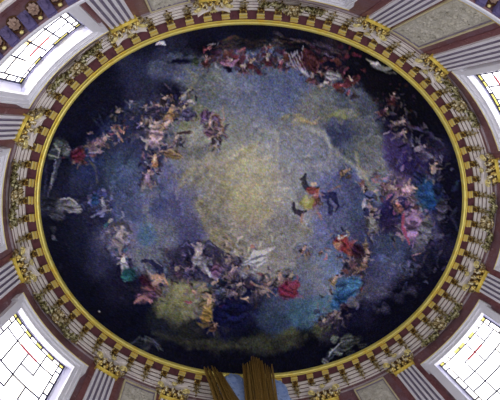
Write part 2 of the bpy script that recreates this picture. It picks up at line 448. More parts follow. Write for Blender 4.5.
# --- clouds and light
for i in range(150):                       # shafts and flecks round the golden centre
    a = rs.uniform(0, 2*PI); r0 = rs.uniform(4, 34); r1 = r0+rs.uniform(4, 20)
    c = (196, 176, 112) if rs.rand() < .55 else (140, 138, 132)
    line([(250+r0*math.cos(a)*1.15, 185+r0*math.sin(a)), (250+r1*math.cos(a)*1.15, 185+r1*math.sin(a))], rs.uniform(.8, 2.2), c, .22*(1-r0/60), .8)
for (x, y, rx, ry, c) in [(215, 205, 16, 10, (130, 124, 96)), (200, 178, 22, 8, (122, 118, 108)), (282, 232, 26, 12, (124, 122, 112)), (222, 240, 14, 14, (120, 112, 90)),
    (186, 150, 18, 12, (98, 98, 100)), (190, 108, 12, 22, (98, 98, 70)), (300, 262, 30, 7, (104, 104, 112)), (330, 115, 24, 9, (96, 98, 84)), (300, 120, 16, 6, (126, 116, 74)),
    (235, 88, 24, 12, (90, 96, 116)), (205, 80, 14, 12, (88, 92, 92)), (162, 64, 18, 8, (58, 66, 88)), (190, 295, 18, 14, (118, 114, 72)), (172, 308, 16, 9, (92, 96, 62)),
    (245, 298, 10, 6, (90, 84, 92)), (300, 336, 34, 5, (80, 88, 56)), (262, 345, 26, 5, (58, 66, 50)), (205, 345, 26, 5, (56, 58, 50)), (210, 330, 22, 5, (54, 52, 48)),
    (352, 290, 14, 8, (66, 64, 80)), (335, 322, 12, 7, (74, 62, 78)), (385, 292, 26, 8, (64, 62, 92)), (370, 305, 18, 6, (60, 58, 84)), (402, 262, 20, 12, (66, 74, 116)),
    (362, 135, 14, 20, (84, 88, 92)), (372, 170, 9, 22, (98, 98, 102)), (425, 235, 10, 22, (82, 76, 104)), (412, 160, 22, 6, (84, 80, 110)), (136, 110, 14, 8, (56, 64, 96)),
    (128, 190, 10, 22, (58, 70, 112)), (152, 195, 8, 24, (86, 88, 100)), (100, 208, 16, 6, (66, 68, 112)), (118, 235, 12, 14, (92, 88, 118)), (148, 345, 18, 6, (50, 52, 64))]:
    cloud(x, y, rx, ry, c, 10, rs.uniform(-15, 15), .42)
for p, w, c in [([(258,130),(272,132),(278,142),(276,160)],1.4,(150,148,128)),([(278,133),(292,132),(305,140)],1.4,(146,146,150)),([(302,130),(318,132),(330,145),(330,160),(318,167),(306,164)],1.5,(150,148,150)),
    ([(300,127),(322,132),(338,155),(352,166),(360,178)],1.8,(146,146,132)),([(258,142),(248,150),(236,152)],2,(150,142,84)),([(355,152),(358,168),(368,182),(376,196)],2.4,(152,140,96)),
    ([(376,196),(378,215),(376,235)],2,(120,114,104)),([(200,168),(216,164),(232,160)],1.6,(146,128,112)),([(170,172),(186,182),(176,190)],2,(112,100,70)),([(182,178),(190,172),(196,168)],2.2,(150,134,80)),
    ([(296,118),(312,124),(318,118)],2.2,(160,134,74)),([(330,116),(340,112),(346,118)],2.6,(122,130,54)),([(350,100),(358,112),(352,120)],2,(96,100,70)),([(196,95),(188,108),(180,112)],1.6,(120,118,80)),
    ([(188,70),(196,78),(190,92),(178,104)],2.2,(104,104,78)),([(198,210),(206,222),(216,236)],2.4,(140,128,84)),([(262,218),(270,212),(262,204)],2.2,(162,146,84)),
    ([(402,140),(420,150),(440,165)],1.6,(120,116,128)),([(414,128),(430,134),(442,146)],1.4,(84,84,110)),([(388,126),(398,120),(414,128),(426,128)],2,(130,118,120)),([(418,164),(432,180),(442,196)],1.6,(90,88,120)),
    ([(62,270),(60,262)],1,(40,40,90)),([(455,205),(450,218),(458,230)],1.4,(70,74,110)),([(452,190),(458,180)],1.6,(40,80,130))]:
    line(p, w*1.6, c, .42, 1.3)

# --- dark masses behind the figures
for (x, y, rx, ry, an, c, al) in [(172, 92, 14, 9, 20, (16,16,46), .8), (182, 62, 12, 2.6, -5, (14,14,50), .8), (205, 48, 10, 8, 0, (18,12,26), .6), (245, 44, 30, 6, 0, (30,24,34), .5),
    (400, 100, 26, 16, 50, (8,6,22), .6), (378, 66, 22, 8, 30, (10,8,22), .7), (232, 312, 20, 18, 0, (16,18,78), .7), (236, 290, 20, 6, 0, (24,28,84), .6), (330, 60, 14, 6, 25, (14,10,44), .7),
    (375, 215, 10, 8, 20, (30,24,78), .7), (392, 208, 12, 10, 10, (34,24,84), .7), (410, 160, 16, 10, 25, (44,30,110), .6), (345, 355, 26, 8, -22, (8,8,30), .6), (350, 318, 18, 8, -30, (18,16,56), .6),
    (100, 128, 18, 6, -20, (16,16,60), .6), (150, 165, 8, 14, 10, (40,44,100), .6), (160, 200, 6, 18, 10, (54,66,116), .5), (190, 258, 22, 8, 0, (44,38,76), .7), (225, 262, 20, 9, 0, (54,46,86), .7),
    (90, 170, 12, 16, 0, (30,40,104), .5), (305, 45, 40, 4, 12, (18,14,34), .5), (420, 108, 14, 22, -35, (10,8,26), .5)]:
    blob(x, y, rx, ry, an, c, al, .5)

BK = CV.copy()
def throng(path, n, spread, cols, size=(1.6, 4.2)):
    path = [np.array(p, float) for p in path]
    for i in range(n):
        q = rs.uniform(0, len(path)-1.001); k = int(q); p = path[k]*(1-q+k)+path[k+1]*(q-k)
        x, y = p[0]+rs.randn()*spread*.5, p[1]+rs.randn()*spread*.5
        c = cols[rs.randint(len(cols))]; k = rs.uniform(.55, 1.45); a = rs.uniform(0, PI); l = rs.uniform(*size); bw = rs.uniform(-.5, .5)*l
        line([(x-l*math.cos(a), y-l*math.sin(a)), (x-bw*math.sin(a), y+bw*math.cos(a)), (x+l*math.cos(a), y+l*math.sin(a))], rs.uniform(.9, 2.6), sh(c, k), .62, .5)
DK = [(30, 26, 60), (44, 34, 70), (60, 44, 66), (84, 60, 70), (110, 84, 84), (128, 100, 94), (70, 66, 96), (24, 22, 50), (120, 112, 124)]
throng([(140, 125), (158, 115), (176, 108), (188, 100)], 130, 16, DK+[(150, 110, 84), (60, 50, 110)])
throng([(150, 185), (150, 160), (160, 140), (176, 145)], 80, 13, DK+[(140, 104, 84)])
throng([(206, 116), (214, 130), (216, 146)], 60, 9, DK+[(120, 80, 60), (96, 60, 104)])
throng([(142, 270), (165, 285), (150, 298)], 70, 12, DK+[(150, 80, 80), (40, 30, 60)])
throng([(170, 262), (200, 262), (230, 268), (245, 275)], 190, 17, DK+[(90, 70, 120), (130, 120, 150), (50, 46, 90)])
throng([(195, 290), (212, 300), (240, 290), (270, 284), (292, 284)], 170, 14, DK+[(160, 130, 84), (150, 110, 100), (140, 40, 70)])
throng([(225, 235), (240, 248), (262, 252)], 46, 10, [(150, 140, 120), (120, 112, 110), (96, 90, 110)])
throng([(338, 240), (352, 262), (352, 290), (336, 300)], 130, 14, DK+[(150, 60, 50), (60, 100, 150), (140, 100, 70)])
throng([(378, 182), (402, 190), (412, 215), (408, 245)], 200, 18, DK+[(140, 90, 120), (150, 70, 90), (60, 80, 140), (110, 80, 130)])
throng([(430, 170), (440, 210), (432, 250), (405, 285)], 110, 18, [(46, 44, 80), (60, 58, 86), (30, 28, 66), (24, 22, 56), (52, 46, 60)])
throng([(385, 105), (400, 125), (425, 145), (440, 175)], 130, 18, [(60, 30, 44), (66, 58, 76), (40, 30, 70), (26, 22, 50), (110, 100, 112)])
throng([(366, 200), (374, 220), (366, 250)], 60, 9, DK+[(130, 126, 128)])
throng([(205, 52), (245, 56), (290, 58), (330, 70), (352, 84)], 260, 15, [(84, 30, 48), (110, 40, 54), (50, 24, 50), (130, 70, 66), (70, 56, 50), (24, 20, 44), (120, 112, 124)])
throng([(72, 158), (96, 144), (124, 128)], 110, 13, DK+[(130, 50, 66), (50, 60, 110)])
throng([(112, 228), (124, 250), (128, 276)], 80, 13, DK+[(130, 124, 144), (40, 96, 120)])
throng([(92, 205), (110, 200), (100, 190)], 50, 12, [(60, 66, 120), (84, 84, 130), (40, 50, 110)])
throng([(320, 318), (335, 322), (345, 300)], 50, 12, [(80, 70, 90), (50, 46, 80), (100, 84, 92)])
for k in range(26):
    q = rs.uniform(0, .7); y0 = rs.uniform(-7, 7); c = [(60, 64, 44), (44, 46, 42), (84, 88, 56), (28, 30, 44)][rs.randint(4)]
    p = [(150+190*(q+.3*t/5), 326+y0+20*math.sin(PI*(q+.3*t/5))) for t in range(6)]
    line(p, rs.uniform(2, 5), c, .35, 2.2)
for k in range(26):
    cloud(rs.uniform(160, 200), rs.uniform(288, 318), rs.uniform(4, 9), rs.uniform(3, 6), [(110, 110, 72), (92, 94, 66), (122, 116, 80)][k % 3], 4, 0, .3)
# --- top: the crimson procession along the upper rim
for i in range(46):
    u = i/45; x = 214+u*140; y = 56+7*math.sin(u*5)+22*max(0, u-.6)
    c = [(84,24,44),(104,30,50),(60,22,46),(116,52,52),(70,40,58),(92,44,34)][rs.randint(6)]
    blob(x+rs.uniform(-3, 3), y+rs.uniform(-9, 9), rs.uniform(2, 5), rs.uniform(1.5, 3.4), rs.uniform(-60, 60), c, .8, .3)
for i in range(20):
    x = rs.uniform(222, 300); y = rs.uniform(38, 50); line([(x-8, y), (x, y-1.5), (x+8, y)], 1.4, (80, 58, 40), .5, .6)
for i in range(26):
    x = rs.uniform(276, 345); y = 34+(x-276)*.28+rs.uniform(-4, 8); line([(x-5, y-2), (x, y), (x+6, y+2)], 1.3, [(96,84,98),(60,40,60),(84,64,72)][i % 3], .5, .6)
for i in range(5): line([(288+i*3, 52), (291+i*3, 60), (296+i*3, 70)], 1.3, (132, 124, 140), .8, .4)
folds(310, 62, 9, 8, 30, (92, 40, 48)); line([(296,64),(304,72),(314,80)], 2.4, (150,138,148), .85)
figure(226, 62, 17, 70, (110,52,90)); figure(252, 64, 18, 20, (104,26,46)); figure(268, 60, 20, -15, (96,24,44)); figure(281, 64, 15, 25, (120,44,60)); figure(240, 66, 15, 100, (86,30,52))
figure(312, 78, 18, 10, (110,52,60), arms=(-30, 80)); figure(324, 84, 16, 60, (130,120,128)); figure(340, 86, 18, 80, (124,34,44)); folds(332, 76, 8, 5, 20, (138,134,146)); folds(350, 82, 9, 5, -30, (112,30,42))
figure(206, 62, 16, 10, (92,34,44)); folds(196, 62, 3.5, 5, 0, (56,74,52)); line([(222,64),(232,66),(238,60)], 3, (142,86,130), .8); folds(228, 70, 5, 3, 20, (34,20,60))
line([(366,60),(374,66),(384,70),(392,68)], 3.2, (120,120,118), .8); line([(370,64),(380,66)], 1.6, (170,168,160), .8); line([(384,72),(396,74)], 2, (84,92,80), .7)
line([(156,45),(162,44),(165,46)], 3, (140,140,160), .9, .6); figure(352, 80, 14, -30, (110,30,40)); figure(392, 100, 20, 20, (84,30,40)); figure(384, 112, 16, 60, (92,44,60)); figure(398, 122, 18, 80, (120,96,104))
for i in range(30): blob(rs.uniform(376, 420), rs.uniform(84, 118), rs.uniform(.6, 1.8), rs.uniform(.6, 1.5), 0, [(80,34,34),(52,60,44),(70,40,70)][i % 3], .6, .5)

# --- right side
figure(404, 190, 32, 70, (140,92,120), (168,118,110), arms=(-60, 40)); figure(388, 186, 24, 100, (120,80,96)); folds(425, 190, 8, 13, 10, (30,84,190), 5); folds(430, 205, 6, 7, 0, (26,70,160)); folds(417, 178, 6, 8, 30, (40,44,110)); folds(436, 188, 5, 10, 0, (24,30,90))
figure(410, 222, 36, 10, (138,92,140), (150,108,116), arms=(-70, 30)); folds(412, 226, 9, 16, 10, (142,100,148), 6); figure(398, 206, 16, -20, (150,80,60)); line([(404,214),(402,226),(408,244)], 2.4, (168,58,92), .8)
folds(424, 232, 7, 14, 20, (94,94,108), 4); figure(372, 222, 28, -6, (112,108,110), (130,110,104)); figure(366, 248, 20, 160, (120,84,70)); folds(440, 210, 5, 12, 5, (74,72,100), 4); figure(432, 172, 24, 20, (60,56,110))
figure(416, 150, 26, 60, (48,36,104), (110,92,110)); figure(400, 134, 18, 80, (88,70,86)); figure(344, 172, 16, 60, (120,92,64), arms=(-80, 60)); figure(362, 186, 18, 150, (130,84,66))
figure(345, 246, 28, -35, (172,48,44), (170,96,74), arms=(-60, 70)); folds(342, 244, 9, 7, 40, (176,46,42), 5); blob(337, 245, 3, 4, 30, (176,120,84), .9); folds(356, 250, 8, 6, 30, (70,24,48)); line([(337,234),(340,239),(346,236)], 1.4, (190,190,200), .9)
figure(354, 266, 22, 150, (110,66,74), (164,112,92)); figure(364, 262, 24, 20, (120,80,72)); folds(346, 290, 11, 12, -25, (44,124,212), 6); folds(353, 282, 8, 7, 10, (60,146,226), 4); folds(338, 300, 5, 9, 30, (34,98,184), 4)
figure(334, 280, 17, 20, (150,118,66), (160,112,84)); blob(352, 302, 6, 5, 0, (90,84,98), .8); figure(322, 322, 16, 30, (84,64,84)); figure(332, 316, 14, 80, (96,74,88))

# --- the dark winged angel with a golden shield
line([(304,174),(303,182),(308,190),(313,194)], 4, (46,44,62), .95, .5); line([(322,194),(330,196),(333,206),(328,214)], 8, (34,34,84), .95, .6); line([(328,198),(334,206),(332,214)], 2, (92,92,132), .7)
line([(292,203),(294,211),(300,214),(306,212)], 4, (50,46,62), .95, .5); line([(326,190),(334,188),(342,185)], 1.8, (110,80,80), .9)
figure(314, 198, 27, 10, (136,66,56), (176,110,84), arms=(-40, 75), cl=.9); blob(306, 203, 6.5, 7, 20, (150,142,54), .95); blob(305, 201, 3, 3.4, 0, (190,182,84), .8)
line([(302,214),(300,224)], 2, (150,104,90), .9); line([(316,212),(320,219)], 2, (140,92,80), .9); folds(312, 191, 5, 4, 20, (160,52,50)); blob(312, 184, 2.4, 2.4, 0, (190,140,116), .95)
cherub(303, 250, 17, 15, (80,84,110)); cherub(320, 252, 6, 60)

# --- the white robed figure and the throng under the light
line([(246,262),(256,254),(266,250),(274,246)], 4, (190,190,204), .9, .6); folds(256, 260, 12, 6, -20, (176,178,198), 6); folds(250, 268, 9, 5, 10, (150,150,176), 4); blob(253, 247, 2.8, 2.8, 0, (176,80,66), .95); line([(262,252),(270,247),(276,246)], 1.8, (196,176,170), .9)
figure(198, 255, 34, 0, (150,144,170), (168,142,138), arms=(-25, 30), wings=(46,42,78), cl=.8); line([(186,250),(176,250),(170,256)], 4, (60,56,96), .8); line([(206,252),(218,250),(226,260),(220,270)], 6, (58,50,88), .85, .6)
line([(204,264),(210,274),(218,278)], 3, (170,166,182), .85); figure(226, 262, 24, 20, (96,74,120)); figure(232, 272, 22, 40, (132,92,108), (170,124,112)); figure(178, 270, 18, -20, (104,60,92)); figure(186, 272, 20, 10, (70,58,110)); figure(212, 282, 18, 60, (60,76,118))
line([(226,232),(232,242),(238,250)], 2.4, (146,128,92), .8); figure(228, 246, 16, 0, (140,118,84), (150,124,100)); figure(238, 284, 20, 70, (126,110,130), (170,130,118)); figure(222, 290, 18, 90, (80,96,140)); figure(246, 272, 18, 30, (140,134,156))
figure(268, 284, 22, 50, (140,100,96), (172,128,114)); figure(280, 278, 22, -20, (150,104,96), (178,128,110)); figure(290, 276, 16, 20, (110,70,70)); folds(288, 290, 9, 8, 30, (152,28,66), 5); folds(294, 284, 6, 5, 0, (170,50,84), 3); figure(262, 292, 20, 80, (120,96,100)); line([(250,282),(266,288),(276,296)], 2, (150,118,104), .8)
folds(216, 270, 5, 7, 10, (112,70,120)); line([(172,268),(180,262),(188,266)], 3, (50,46,84), .8)

# --- left angel with crescent wing, gold and navy drapery
line([(141,260),(152,260),(160,268),(162,278)], 5, (34,34,76), .95, .5); line([(143,258),(153,258),(161,266)], 1.3, (120,120,140), .8)
figure(154, 284, 30, 35, (140,66,72), (176,112,88), arms=(-70, 60)); folds(146, 296, 11, 6, -10, (132,78,104), 5); folds(144, 280, 7, 5, 20, (78,26,52), 4); line([(152,278),(162,274),(168,284)], 3, (176,120,92), .85); line([(134,302),(144,298),(152,302)], 2.4, (150,96,100), .85)
figure(208, 304, 28, 5, (172,128,56), (178,124,84)); folds(206, 316, 6, 7, 20, (186,142,52), 5); line([(196,322),(204,326),(214,322)], 3, (140,104,40), .7); figure(214, 326, 18, 30, (104,66,52)); folds(234, 312, 14, 14, 0, (22,26,92), 6); figure(232, 292, 18, 100, (110,90,110))

# --- upper left throng
figure(155, 132, 34, 10, (168,124,140), (178,132,118), arms=(-40, 60)); folds(155, 136, 7, 11, 10, (172,132,148), 6); figure(170, 112, 24, 15, (164,112,64), (180,122,86)); figure(184, 112, 18, -10, (70,56,110)); folds(188, 114, 7, 6, 0, (66,58,112), 3)
figure(166, 124, 22, 60, (150,108,92), (176,124,98)); folds(172, 154, 11, 4, 10, (112,80,54), 4); line([(160,152),(172,150),(184,158)], 1.4, (150,120,84), .8); figure(176, 140, 18, 30, (104,76,92)); figure(155, 160, 18, 0, (178,110,66), (182,124,84)); figure(148, 178, 24, 5, (116,88,120), (160,116,104))
line([(140,136),(148,142),(146,150)], 2.4, (150,134,130), .8); line([(178,134),(188,134),(193,133)], 2.6, (60,40,40), .9); figure(148, 112, 20, -10, (50,46,84)); figure(138, 128, 18, 20, (44,44,90)); line([(180,98),(186,92),(192,90)], 1.6, (130,124,96), .8); figure(164, 100, 16, 20, (60,40,50))
for (x, y, c) in [(206, 116, (90,56,104)), (216, 120, (120,74,52)), (210, 132, (104,62,92)), (216, 142, (84,64,70)), (220, 128, (140,92,76))]: folds(x, y, 5.5, 5, rs.uniform(0, 90), c, 3)
cherub(210, 124, 16, 0, (70,50,90)); cherub(220, 134, 13, 40, (80,60,80)); cherub(214, 146, 12, 100, (90,90,104)); line([(222,106),(224,118),(222,124)], 1.6, (146,112,96), .8)
figure(80, 156, 22, 30, (140,34,58), (150,92,84)); folds(78, 154, 8, 6, -30, (120,26,52), 4); figure(96, 144, 20, 60, (90,56,80), (150,100,90)); figure(104, 140, 20, 40, (120,80,88), (164,110,96)); figure(120, 130, 17, 110, (150,80,60), (176,112,84)); line([(112,128),(118,134),(124,142)], 2, (150,104,88), .8)
for i in range(26): line([(rs.uniform(88, 128), rs.uniform(104, 150))]*1+[(rs.uniform(88, 128), rs.uniform(104, 150))], 1, [(40,60,90),(60,76,110),(40,40,74)][i % 3], .35, .7)
line([(88,158),(96,170),(98,184)], 1.8, (92,88,70), .6); figure(130, 108, 22, 10, (40,48,88), (96,84,96)); figure(118, 112, 18, 40, (30,40,76))
# --- left: pale floating figures
figure(120, 236, 32, 20, (120,104,128), (138,118,124), arms=(-60, 70), hair=(44,44,54)); line([(112,226),(122,222),(132,232)], 3.4, (54,56,66), .8); figure(124, 262, 22, -10, (150,148,168), (170,150,150)); folds(130, 274, 7, 6, 30, (30,100,116), 4); folds(126, 276, 5, 4, 0, (38,120,130), 3)
figure(104, 204, 18, 0, (96,96,134), (110,106,136), arms=(-80, 80)); line([(92,216),(102,212),(112,208)], 2, (96,96,132), .7); folds(96, 200, 4, 6, 0, (30,70,130))
# --- the painted stone figures standing on the rim
for (x, y, rx, ry, an, c) in [(62, 206, 9, 6, -20, (96,98,110)), (72, 206, 8, 7, 10, (112,112,122)), (78, 210, 4, 5, 0, (124,124,132)), (58, 215, 8, 5, 20, (72,76,92)), (50, 205, 8, 8, 0, (46,50,70)), (60, 146, 7, 8, 20, (74,86,88)),
    (64, 150, 5, 8, -30, (92,100,100)), (68, 146, 3, 4, 0, (96,92,104)), (54, 156, 5, 4, 40, (70,84,76)), (54, 228, 3, 5, -30, (54,56,76)), (56, 238, 4, 1.6, 50, (96,96,112)), (330, 354, 6, 4, -40, (70,78,96)), (337, 350, 6, 5, -20, (84,94,104)), (346, 344, 7, 6, -10, (74,82,80)),
    (335, 338, 4, 4, 0, (110,124,104)), (354, 340, 8, 4.5, -20, (60,66,62)), (346, 338, 6, 5, 0, (82,92,88)), (362, 344, 4, 3, 0, (48,50,56)), (350, 352, 5, 3, -20, (50,56,68)), (324, 360, 4, 3, 30, (96,104,122)), (144, 340, 9, 4, -20, (40,44,62)), (156, 344, 8, 3, 30, (44,46,64))]:
    folds(x, y, rx, ry, an, c, 4)
for p, w, c in [([(52,150),(60,158),(56,170),(52,184),(50,196)],3,(60,64,84)),([(48,164),(46,180),(46,196)],1.4,(40,44,90)),([(42,168),(41,185),(42,205)],1.3,(30,34,80)),([(56,160),(53,175),(52,190)],1.2,(112,116,130)),([(50,154),(58,158)],1.4,(120,128,116)),
    ([(56,144),(60,152),(58,158)],1.1,(140,142,140)),([(60,200),(70,198),(78,204)],1.5,(150,150,158)),([(328,356),(336,346),(342,342)],1.2,(140,148,158)),([(334,352),(342,352)],1.1,(140,148,158)),([(130,346),(142,336),(154,342),(160,350)],1.4,(64,68,88)),([(146,334),(156,342),(164,350)],1.2,(70,74,92))]:
    line(p, w, c, .8, .5)
blob(100.5, 311, 1, 1, 0, (190, 190, 200), .9, .3)
CV = BK*.2+CV*.8*.97
# swirling sweeps of cloud
for i in range(420):
    a = rs.uniform(0, 2*PI); r = rs.uniform(.22, .9); x = 250+212*r*math.cos(a); y = 195+172*r*math.sin(a)
    c = CV[min(H_-1, int(y*SS)), min(W_-1, int(x*SS))].copy(); l = rs.uniform(4, 13); b2 = a+PI/2+rs.uniform(-.6, .6); bw = rs.uniform(-.4, .4)*l
    line([(x-l*math.cos(b2), y-l*math.sin(b2)), (x-bw*math.sin(b2), y+bw*math.cos(b2)), (x+l*math.cos(b2), y+l*math.sin(b2))], rs.uniform(1.4, 4), tuple(np.clip(c*rs.uniform(.75, 1.3)+rs.uniform(-5, 5), 0, 200)), .3, 1.2)
# dabs of paint everywhere, following the local colour
for i in range(3600):
    x = rs.uniform(36, 464); y = rs.uniform(24, 380)
    c = CV[min(H_-1, int(y*SS)), min(W_-1, int(x*SS))].copy(); k = rs.uniform(.72, 1.32); a = rs.uniform(0, PI); l = rs.uniform(1.2, 4)
    line([(x-l*math.cos(a), y-l*math.sin(a)), (x+l*math.cos(a), y+l*math.sin(a))], rs.uniform(.7, 1.6), tuple(np.clip(c*k+rs.uniform(-7, 7, 3), 0, 255)), .4, .6)
# mottling of old plaster paint
wx = (vnoise(9, 31, 3)-.5)*4.5; wy = (vnoise(9, 32, 3)-.5)*4.5
jx = np.clip(((XX+wx)*SS).astype(int), 0, W_-1); jy = np.clip(((YY+wy)*SS).astype(int), 0, H_-1); CV = CV[jy, jx]
mxc = CV.max(axis=2, keepdims=True); sat = (mxc-CV.min(axis=2, keepdims=True))/(mxc+1)
CV = CV*(1-.18*np.clip((mxc-85)/60, 0, 1)*np.clip((sat-.35)/.4, 0, 1)); CV = np.where(CV > 140, 140+(CV-140)*.5, CV)
gl = CV.mean(axis=2, keepdims=True); CV = gl+(CV-gl)*np.clip(1.0-.0018*gl, .6, 1)*.80
CV = CV*(.9+.42*np.clip((CV.mean(axis=2, keepdims=True)-25)/60, 0, 1))
def boxblur(A, k):
    for ax in (0, 1):
        B = np.cumsum(np.concatenate([np.repeat(np.take(A, [0], ax), k+1, ax), A, np.repeat(np.take(A, [-1], ax), k, ax)], ax), ax)
        n = A.shape[ax]; A = (np.take(B, range(2*k+1, n+2*k+1), ax)-np.take(B, range(0, n), ax))/(2*k+1)
    return A
bl_ = boxblur(boxblur(CV, 4), 4); CV = CV+.45*(CV-bl_)
bl_ = boxblur(boxblur(CV, 22), 22); CV = np.clip(CV+.22*(CV-bl_), 2, 255)
N1 = vnoise(7, 21, 3)-.5; N2 = vnoise(3, 22, 2)-.5; N3 = vnoise(26, 23, 4)-.5
lum = CV.mean(axis=2, keepdims=True)
CV = CV*(1+.16*N1[..., None]+.16*N2[..., None]+.26*N3[..., None])
G = np.repeat(np.repeat(rs.randn(H_//2, W_//2, 1)*np.array([13, 13, 10])+rs.randn(H_//2, W_//2, 3)*np.array([8, 7, 20]), 2, 0), 2, 1); CV = CV+G*(.35+.65*np.clip(lum/120, 0, 1))
CV = np.clip(CV, 2, 255)

FG = 1.28      # paint strength
def make_dome():
    n = 440
    q = np.linspace(-1, 1, n+1); U, V = np.meshgrid(q, q)
    X = U*np.sqrt(1-V*V/2); Y = V*np.sqrt(1-U*U/2)
    r2 = np.clip(X*X+Y*Y, 0, 1); th = np.arctan2(Y, X); k = 1+C4*np.cos(4*th)*r2
    R = 1.004
    co = np.stack([A0*R*k*X, B0*R*k*Y, ZF+HD*(1-r2)], -1).reshape(-1, 3)
    cu, cv, ex = chart()
    u = sum(c*(X*k)**i*(Y*k)**j for c, (i, j) in zip(cu, ex)); v = sum(c*(X*k)**i*(Y*k)**j for c, (i, j) in zip(cv, ex))
    fx = np.clip(u*SS, 0, W_-1.01); fy = np.clip(v*SS, 0, H_-1.01); ix = fx.astype(int); iy = fy.astype(int); fx = (fx-ix)[..., None]; fy = (fy-iy)[..., None]
    c = (CV[iy, ix]*(1-fx)+CV[iy, ix+1]*fx)*(1-fy)+(CV[iy+1, ix]*(1-fx)+CV[iy+1, ix+1]*fx)*fy
    c = np.clip(c/255, 0, 1); lin = np.where(c <= .04045, c/12.92, ((c+.055)/1.055)**2.4)*FG
    idx = np.arange((n+1)*(n+1)).reshape(n+1, n+1)
    f = np.stack([idx[:-1, :-1], idx[1:, :-1], idx[1:, 1:], idx[:-1, 1:]], -1).reshape(-1, 4)
    me = bpy.data.meshes.new('ceiling_fresco')
    me.vertices.add(len(co)); me.vertices.foreach_set('co', co.ravel())
    me.loops.add(f.size); me.loops.foreach_set('vertex_index', f.ravel())
    me.polygons.add(len(f)); me.polygons.foreach_set('loop_start', np.arange(len(f))*4); me.polygons.foreach_set('loop_total', np.full(len(f), 4))
    me.polygons.foreach_set('use_smooth', np.ones(len(f), bool)); me.update(calc_edges=True); me.validate()
    at = me.color_attributes.new('paint', 'FLOAT_COLOR', 'POINT')
    at.data.foreach_set('color', np.concatenate([lin.reshape(-1, 3), np.ones((len(co), 1))], 1).ravel())
    m = bpy.data.materials.new('fresco_paint'); m.use_nodes = True; nt = m.node_tree; b = nt.nodes['Principled BSDF']
    b.inputs['Roughness'].default_value = .85; b.inputs['Specular IOR Level'].default_value = .1
    a = nt.nodes.new('ShaderNodeAttribute'); a.attribute_name = 'paint'
    tc = nt.nodes.new('ShaderNodeTexCoord'); no = nt.nodes.new('ShaderNodeTexNoise'); no.inputs['Scale'].default_value = 34; no.inputs['Detail'].default_value = 2
    nt.links.new(tc.outputs['Object'], no.inputs['Vector'])
    mr = nt.nodes.new('ShaderNodeMapRange'); mr.inputs[3].default_value = .68; mr.inputs[4].default_value = 1.32
    nt.links.new(no.outputs['Fac'], mr.inputs[0])
    mx = nt.nodes.new('ShaderNodeVectorMath'); mx.operation = 'SCALE'
    nt.links.new(a.outputs['Color'], mx.inputs[0]); nt.links.new(mr.outputs[0], mx.inputs['Scale']); nt.links.new(mx.outputs[0], b.inputs['Base Color'])
    me.materials.append(m)
    o = bpy.data.objects.new('ceiling_fresco', me); COL.objects.link(o)
    tag(o, 'dark blue oval ceiling fresco of angels and clouds round a golden light', 'fresco')
make_dome()
# plaster shell of the dome above the painting
b = MB(); rg = []
for j in range(13):
    r = 1-.96*j/12
    rg.append([Vector(((A0+.25)*r*math.cos(2*PI*i/96), (B0+.25)*r*math.sin(2*PI*i/96), ZF+.12+HD*(1-r*r))) for i in range(96)])
b.rings(rg, 0, True, True, False); b.add(rg[-1], [tuple(range(96))])
o = b.build('ceiling', M['stone']); o['kind'] = 'structure'

# ------------------------------------------------------------------ modillions (local: x along wall, y outward, z up; origin at soffit, d=.30)
def make_modillion():
    r = bpy.data.objects.new('modillion', None); COL.objects.link(r)
    bk = MB(); bk.box(-.125, .125, -.10, .05, -.06, .0); bk.box(-.11, .11, -.09, .04, -.075, -.06)
    blk = bk.build('block', M['gold'], r)
    for y in (-.085, .015):
        q = MB(); q.box(-.135, .135, y-.015, y+.027, -.10, -.06); q.build('fillet', M['gold_pale'], r)
    bd = MB(); bd.box(-.06, .06, .05, .27, -.24, .0); bd.build('console_body', M['bronze'], r)
    sc = MB()
    for sx in (-1, 1):
        pts = []
        for i in range(16):
            a = .3+i*.62; rr = .085*(1-i/19)
            pts.append((sx*.09, .13+rr*math.cos(a), -.13+rr*math.sin(a)))
        sc.tube(pts, [.024]*16, 6)
    sc.torus((0, .10, -.22), .055, .022, 'Y', 12, 6)
    sc.build('scroll', M['gilt'], r)
    ey = MB(); ey.ball((0, .09, -.22), (.03, .03, .03), 8); ey.build('eye', M['bronze'], r)
    lf = MB()
    lf.leaf((0, .19, -.26), (0, .22, -1), (0, -1, -.1), .36, .22, .6, .018)
    lf.leaf((-.05, .17, -.20), (-.6, .1, -.8), (0, -1, 0), .17, .10, .5, .012)
    lf.leaf((.05, .17, -.20), (.6, .1, -.8), (0, -1, 0), .17, .10, .5, .012)
    for sx in (-1, 1): lf.leaf((sx*.04, .25, -.50), (sx*.8, .1, -.5), (0, -1, 0), .14, .09, .5, .012)
    lf.ball((0, .24, -.62), (.055, .05, .07), 8); lf.ball((0, .28, -.72), (.035, .035, .05), 8)
    lf.build('acanthus_leaf', M['gilt_cream'], r)
    return r
NM, PH = 76, -15.7847
mod0 = make_modillion()
bays = [(S_PIL[i], S_PIL[(i+1) % 12]) for i in range(12)]
bay_names = ['over the upper right relief panel', 'over the upper right stained window', 'over the right edge bay', 'over the lower right stained window', 'over the lower right relief panel', 'over the gilded rays at the bottom',
             'over the lower left relief panel', 'over the lower left stained window', 'over the left edge bay', 'over the upper left stained window', 'over the upper left relief panel', 'over the topmost bay']
ORD = ['first', 'second', 'third', 'fourth', 'fifth', 'sixth', 'seventh', 'eighth', 'ninth', 'tenth', 'eleventh', 'twelfth', 'thirteenth']
pos = []
for i in range(NM):
    s = (i+PH)/NM
    s = s-.0082*math.sin(2*PI*s)+.0026*math.cos(2*PI*s)+.0005*math.sin(4*PI*s)-.0011*math.sin(8*PI*s)
    pos.append(s % 1)
pos.sort()
def bay_of(s):
    for k, (a, c) in enumerate(bays):
        if a <= s < c: return k, s-a
    return 11, (s-S_PIL[11]) % 1
lst = {}
